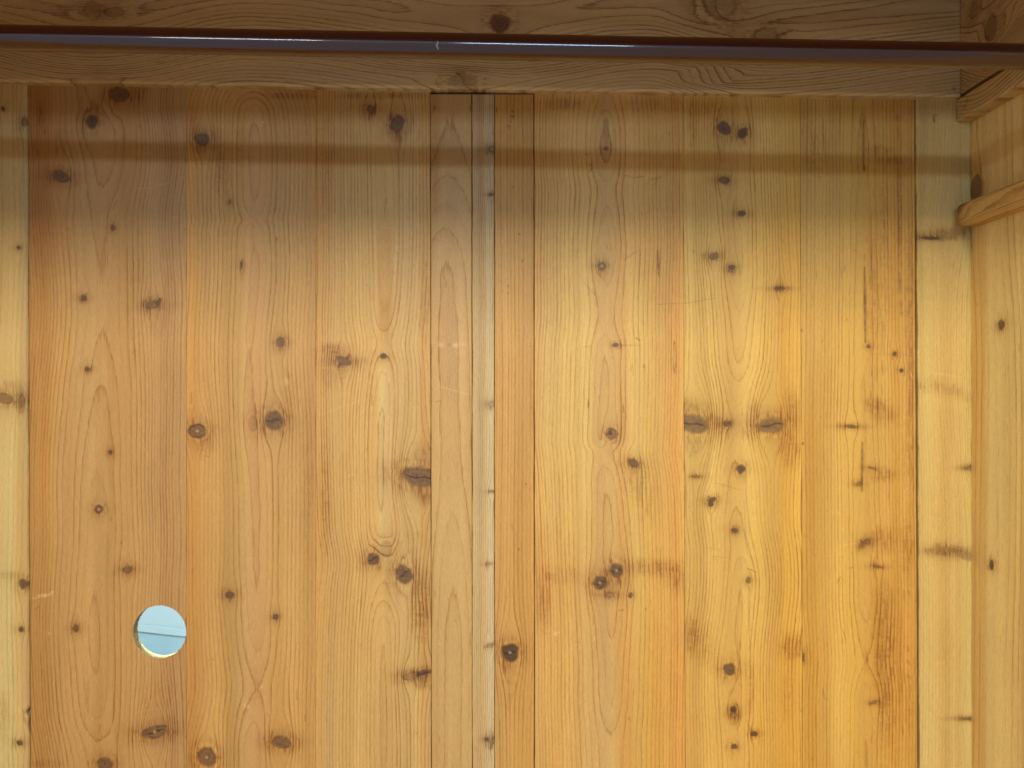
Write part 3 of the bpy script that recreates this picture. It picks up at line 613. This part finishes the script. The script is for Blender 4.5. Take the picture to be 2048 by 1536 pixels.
B['bt'] = dict(seed=139, horiz=1, lo=(203, 203), hi=(246, 246), v=(0.0045 / S, DEPTH / S), vfine=(0, 200), col=(208, 174, 118), space=(14, 7, 30), con=1.0, chamfer=1.2, cwid=3.5, thick=20, wob=5, wob2=2.5,
    center=[(0,150,30),(100,170,30),(300,140,30),(900,150,30)], knots=[], marks=[(214,44,222,42,1.4,.9),(224,38,230,36,2.2,.8)], edge_tone=1.0)
so = Solid(); add_board(so, B['bt'], side_h(BTX)); o = so.build('side_batten', M_rail, wardrobe)

# rounded shelf cleat on the side wall, its round end lapping over the stile
def cleat():
    x1 = SX + 0.001; x0 = 0.5515
    zc_t = (768 - 414) * S; zc_b = (768 - 458) * S
    ys = [0.0045, 0.0052, 0.0065, 0.0085, 0.011, 0.014, 0.018, 0.023, 0.030] + [0.030 + 0.0012 * k for k in range(1, 80)] + [0.13 + 0.02 * k for k in range(1, 20)]
    prof = []
    w_, h_ = (x1 - x0), (zc_t - zc_b)
    pts = []
    # cross section: wall top -> round nose -> wall bottom
    n = 40
    for i in range(n + 1):
        t = i / n
        a = math.pi / 2 + math.pi * t
        sx = math.copysign(abs(math.cos(a)) ** 0.28, math.cos(a)); sz = math.copysign(abs(math.sin(a)) ** 0.30, math.sin(a))
        pts.append((x1 + sx * w_, (zc_t + zc_b) / 2 + sz * h_ / 2))
    P = []; 
    for y in ys:
        k = 1.0
        if y < 0.024:
            q = (0.024 - y) / 0.0195; k = math.sqrt(max(0.0, 1 - (q * 0.93) ** 2.2))
        for (x, z) in pts:
            zm = zc_b + 0.42 * h_
            P.append((x1 - (x1 - x) * (0.40 + 0.60 * k) , -y, zm + (z - zm) * (0.35 + 0.65 * k)))
    P = np.array(P); m = n + 1; r = len(ys)
    I = np.arange(r * m).reshape(r, m)
    Q = np.stack([I[:-1, :-1], I[:-1, 1:], I[1:, 1:], I[1:, :-1]], -1).reshape(-1, 4)
    U = (np.tile(np.arange(m) * 1.9, r)).astype(float) + 200; V = np.repeat(np.array(ys) / S, m)
    b = dict(seed=151, horiz=1, col=(208, 168, 100), space=(12, 7, 30), con=.8, wob=3, center=[(0,300,20),(900,300,20)],
             knots=[(222,30,15,9,0,dict(dark=.5,mask=.75,crack=1,halo=.4))], marks=[(218,52,221,58,1.6,.9),(214,60,216,62,1.4,.9),(212,38,244,38,.9,.7)], pits=1)
    ring, T, con = wood_field(U[:, None], V[:, None], b)
    so = Solid()
    guv = np.stack([U * S * 1000, V * S * 1000, np.full(U.size, 500.0)], -1)
    so.add(P, Q, ring.ravel(), T.reshape(-1, 3), con.reshape(-1, 2), guv)
    # end cap as a fan of quads
    c = P[:m].mean(0); Pc = np.concatenate([P[:m], [c]])
    k = np.arange(0, m - 2, 2)
    Qc = np.stack([k, np.full(len(k), m), k + 2, k + 1], -1)
    so.add(Pc, Qc, np.append(ring.ravel()[:m], 1), np.concatenate([T.reshape(-1, 3)[:m], T.reshape(-1, 3)[:1]]), con.reshape(-1, 2)[:m + 1], np.concatenate([guv[:m], guv[:1]]))
    o = so.build('shelf_cleat', M_pine, wardrobe)
    for p in o.data.polygons: p.use_smooth = True
cleat()

# carcass that closes the cupboard round the view: top, floor, front lintel
def slab(name, x0, x1, y0, y1, z0, z1, col, seed):
    b = dict(seed=seed, horiz=1, lo=(0, 0), hi=((z1 - z0) / S, (z1 - z0) / S) if abs(y1 - y0) < 0.05 else (abs(y1 - y0) / S,) * 2, v=(x0 / S, x1 / S), ufine=(0, 1), vfine=(0, 1),
             col=col, space=(18, 9, 40), con=.6, center=[(-3000, 200, 20), (0, 260, 40), (3000, 200, 20)], chamfer=.8, thick=18, pits=0)
    so = Solid()
    if abs(y1 - y0) < 0.05:
        add_board(so, dict(b, thick=(y1 - y0) * 1000), lambda U, V, off: np.stack([V * S, y0 + off, z0 + U * S], -1), step=3)
    elif z1 > 0:
        add_board(so, dict(b, thick=(z1 - z0) * 1000), lambda U, V, off: np.stack([V * S, y0 + U * S, z0 + off], -1), step=3)
    else:
        add_board(so, dict(b, thick=(z1 - z0) * 1000), lambda U, V, off: np.stack([V * S, y0 + U * S, z1 - off], -1), step=3)
    return so.build(name, M_pine, wardrobe)
slab('top_board', WX0 - 0.018, WX1 + 0.018, -DEPTH, 0.012, 0.530, 0.550, (176, 130, 78), 161)
slab('floor_board', WX0 - 0.018, WX1 + 0.018, -DEPTH, 0.012, ZB - 0.02, ZB, (200, 150, 90), 163)
slab('front_rail', WX0 - 0.018, WX1 + 0.018, -DEPTH - 0.022, -DEPTH - 0.001, 0.367, 0.551, (186, 140, 86), 167)

# ================================================================== THE HANGING ROD
RD = 0.27; RR = 0.01115
def rod_pt(px, py): return ((px - 1024) / FPX * (CD - RD), -RD, (768 - py) / FPX * (CD - RD))
a0 = rod_pt(0, 75.5); a1 = rod_pt(2048, 113.5)
rod = empty('clothes_rod', ((WX0 + WX1) / 2, -RD, 0.30), 'glossy dark brown round hanging rod across the top of the wardrobe', 'clothes rod')
M_rod, bs_, nt_ = plain('dark_varnished_tube', (62, 24, 14), 0.30, 0.12, 0.85, 25)
bs_.inputs['Coat Roughness'].default_value = 0.08; bs_.inputs['Coat IOR'].default_value = 1.75; bs_.inputs['Specular IOR Level'].default_value = 0.2
nz = nt_.nodes.new('ShaderNodeTexNoise'); nz.inputs['Scale'].default_value = 1; nz.inputs['Detail'].default_value = 4
mp = nt_.nodes.new('ShaderNodeMapping'); mp.inputs['Scale'].default_value = (14, 160, 160); tc = nt_.nodes.new('ShaderNodeTexCoord')
nt_.links.new(tc.outputs['Object'], mp.inputs['Vector']); nt_.links.new(mp.outputs[0], nz.inputs['Vector'])
bp = nt_.nodes.new('ShaderNodeBump'); bp.inputs['Strength'].default_value = 0.25; bp.inputs['Distance'].default_value = 0.0006
nt_.links.new(nz.outputs['Fac'], bp.inputs['Height']); nt_.links.new(bp.outputs[0], bs_.inputs['Normal'])
slope = (a1[2] - a0[2]) / (a1[0] - a0[0])
def zr(x): return a0[2] + slope * (x - a0[0])
def tube(xs, rad, segs=64):
    vs = []; fs = []
    for i, x in enumerate(xs):
        r = rad(i, x)
        for j in range(segs):
            a = 2 * math.pi * j / segs
            vs.append((x, -RD + r * math.cos(a), zr(x) + r * math.sin(a)))
    for i in range(len(xs) - 1):
        for j in range(segs):
            k = (j + 1) % segs; fs.append((i * segs + j, i * segs + k, (i + 1) * segs + k, (i + 1) * segs + j))
    fs.append(tuple(range(segs))[::-1]); fs.append(tuple((len(xs) - 1) * segs + j for j in range(segs)))
    return vs, fs
def local(o, p):
    me = o.data
    for v in me.vertices: v.co = v.co - p.location
xs = [WX0 + 0.004 + (WX1 - WX0 - 0.008) * i / 160 for i in range(161)]
vs, fs = tube(xs, lambda i, x: RR * (1 + 0.0015 * math.sin(i * 0.9)))
o = mesh_obj('tube', vs, fs, M_rod, rod, True); local(o, rod)
M_cup, _, _ = plain('dark_metal_socket', (60, 44, 36), 0.4, 0.1, 0, 30)
for e in (WX0, WX1 - 0.004):
    vs, fs = tube([e, e + 0.001, e + 0.003, e + 0.004], lambda i, x: (0.0155, 0.016, 0.016, 0.0155)[i])
    o = mesh_obj('end_socket', vs, fs, M_cup, rod, True); local(o, rod)
# small grey nick in the varnish
M_nick, _, _ = plain('bare_scratch', (150, 140, 135), 0.5, 0.2, 0, 300)
nx = (877 - 1024) / FPX * (CD - RD)
vs = []; fs = []; n = 10
for j in range(n + 1):
    a = R_(180 + 24 - 22 + 40 * j / n)       # facing the camera (-Y), slightly below
    hw = 0.0010 * math.sin(math.pi * (j + .7) / (n + 1.4))
    xo = 0.0006 * math.sin(j * 0.9)
    for s in (-1, 1): vs.append((nx + xo + s * hw, -RD + (RR + 0.00012) * math.cos(a), zr(nx) + (RR + 0.00012) * math.sin(a) * 1.0))
for j in range(n): fs.append((2 * j, 2 * j + 1, 2 * j + 3, 2 * j + 2))
o = mesh_obj('varnish_nick', vs, fs, M_nick, rod, True); local(o, rod)

# ================================================================== THE BLUE WALL BEHIND THE HOLE
M_blue, bs_, nt_ = plain('blue_paint_shaded', (156, 196, 220), 0.6, 0.04, 0, 60)  # darker than the board's blue, in place of shade below its ledge
def box(x0, x1, y0, y1, z0, z1):
    v = [(x, y, z) for x in (x0, x1) for y in (y0, y1) for z in (z0, z1)]
    f = [(0,1,3,2),(4,6,7,5),(0,4,5,1),(2,3,7,6),(0,2,6,4),(1,5,7,3)]
    return v, f
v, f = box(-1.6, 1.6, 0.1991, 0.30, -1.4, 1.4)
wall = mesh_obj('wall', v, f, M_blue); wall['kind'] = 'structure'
# ledged board on the wall, running slightly downhill
dist = CD + 0.1988
def hz(px, py): return ((px - 1024) / FPX * dist, (768 - py) / FPX * dist)
xa, za = hz(273, 1263); xb, zb = hz(372, 1274)
sl = (zb - za) / (xb - xa)
lx0, lx1 = -1.0, -0.2
def zl(x): return za + sl * (x - xa)
vs = []; fs = []
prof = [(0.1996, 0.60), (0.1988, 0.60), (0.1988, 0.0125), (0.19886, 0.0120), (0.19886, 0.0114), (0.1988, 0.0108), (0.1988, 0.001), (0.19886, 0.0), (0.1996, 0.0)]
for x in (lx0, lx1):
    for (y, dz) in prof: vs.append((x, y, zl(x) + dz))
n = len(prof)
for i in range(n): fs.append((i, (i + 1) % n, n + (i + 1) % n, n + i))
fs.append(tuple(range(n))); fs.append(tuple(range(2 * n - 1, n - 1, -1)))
o = mesh_obj('wall_board', vs, fs, plain('blue_paint_lit', (176, 208, 226), 0.6, 0.03, 0, 60)[0])
o['label'] = 'pale blue painted board with grooved lower edge, seen through the round hole'; o['category'] = 'board'
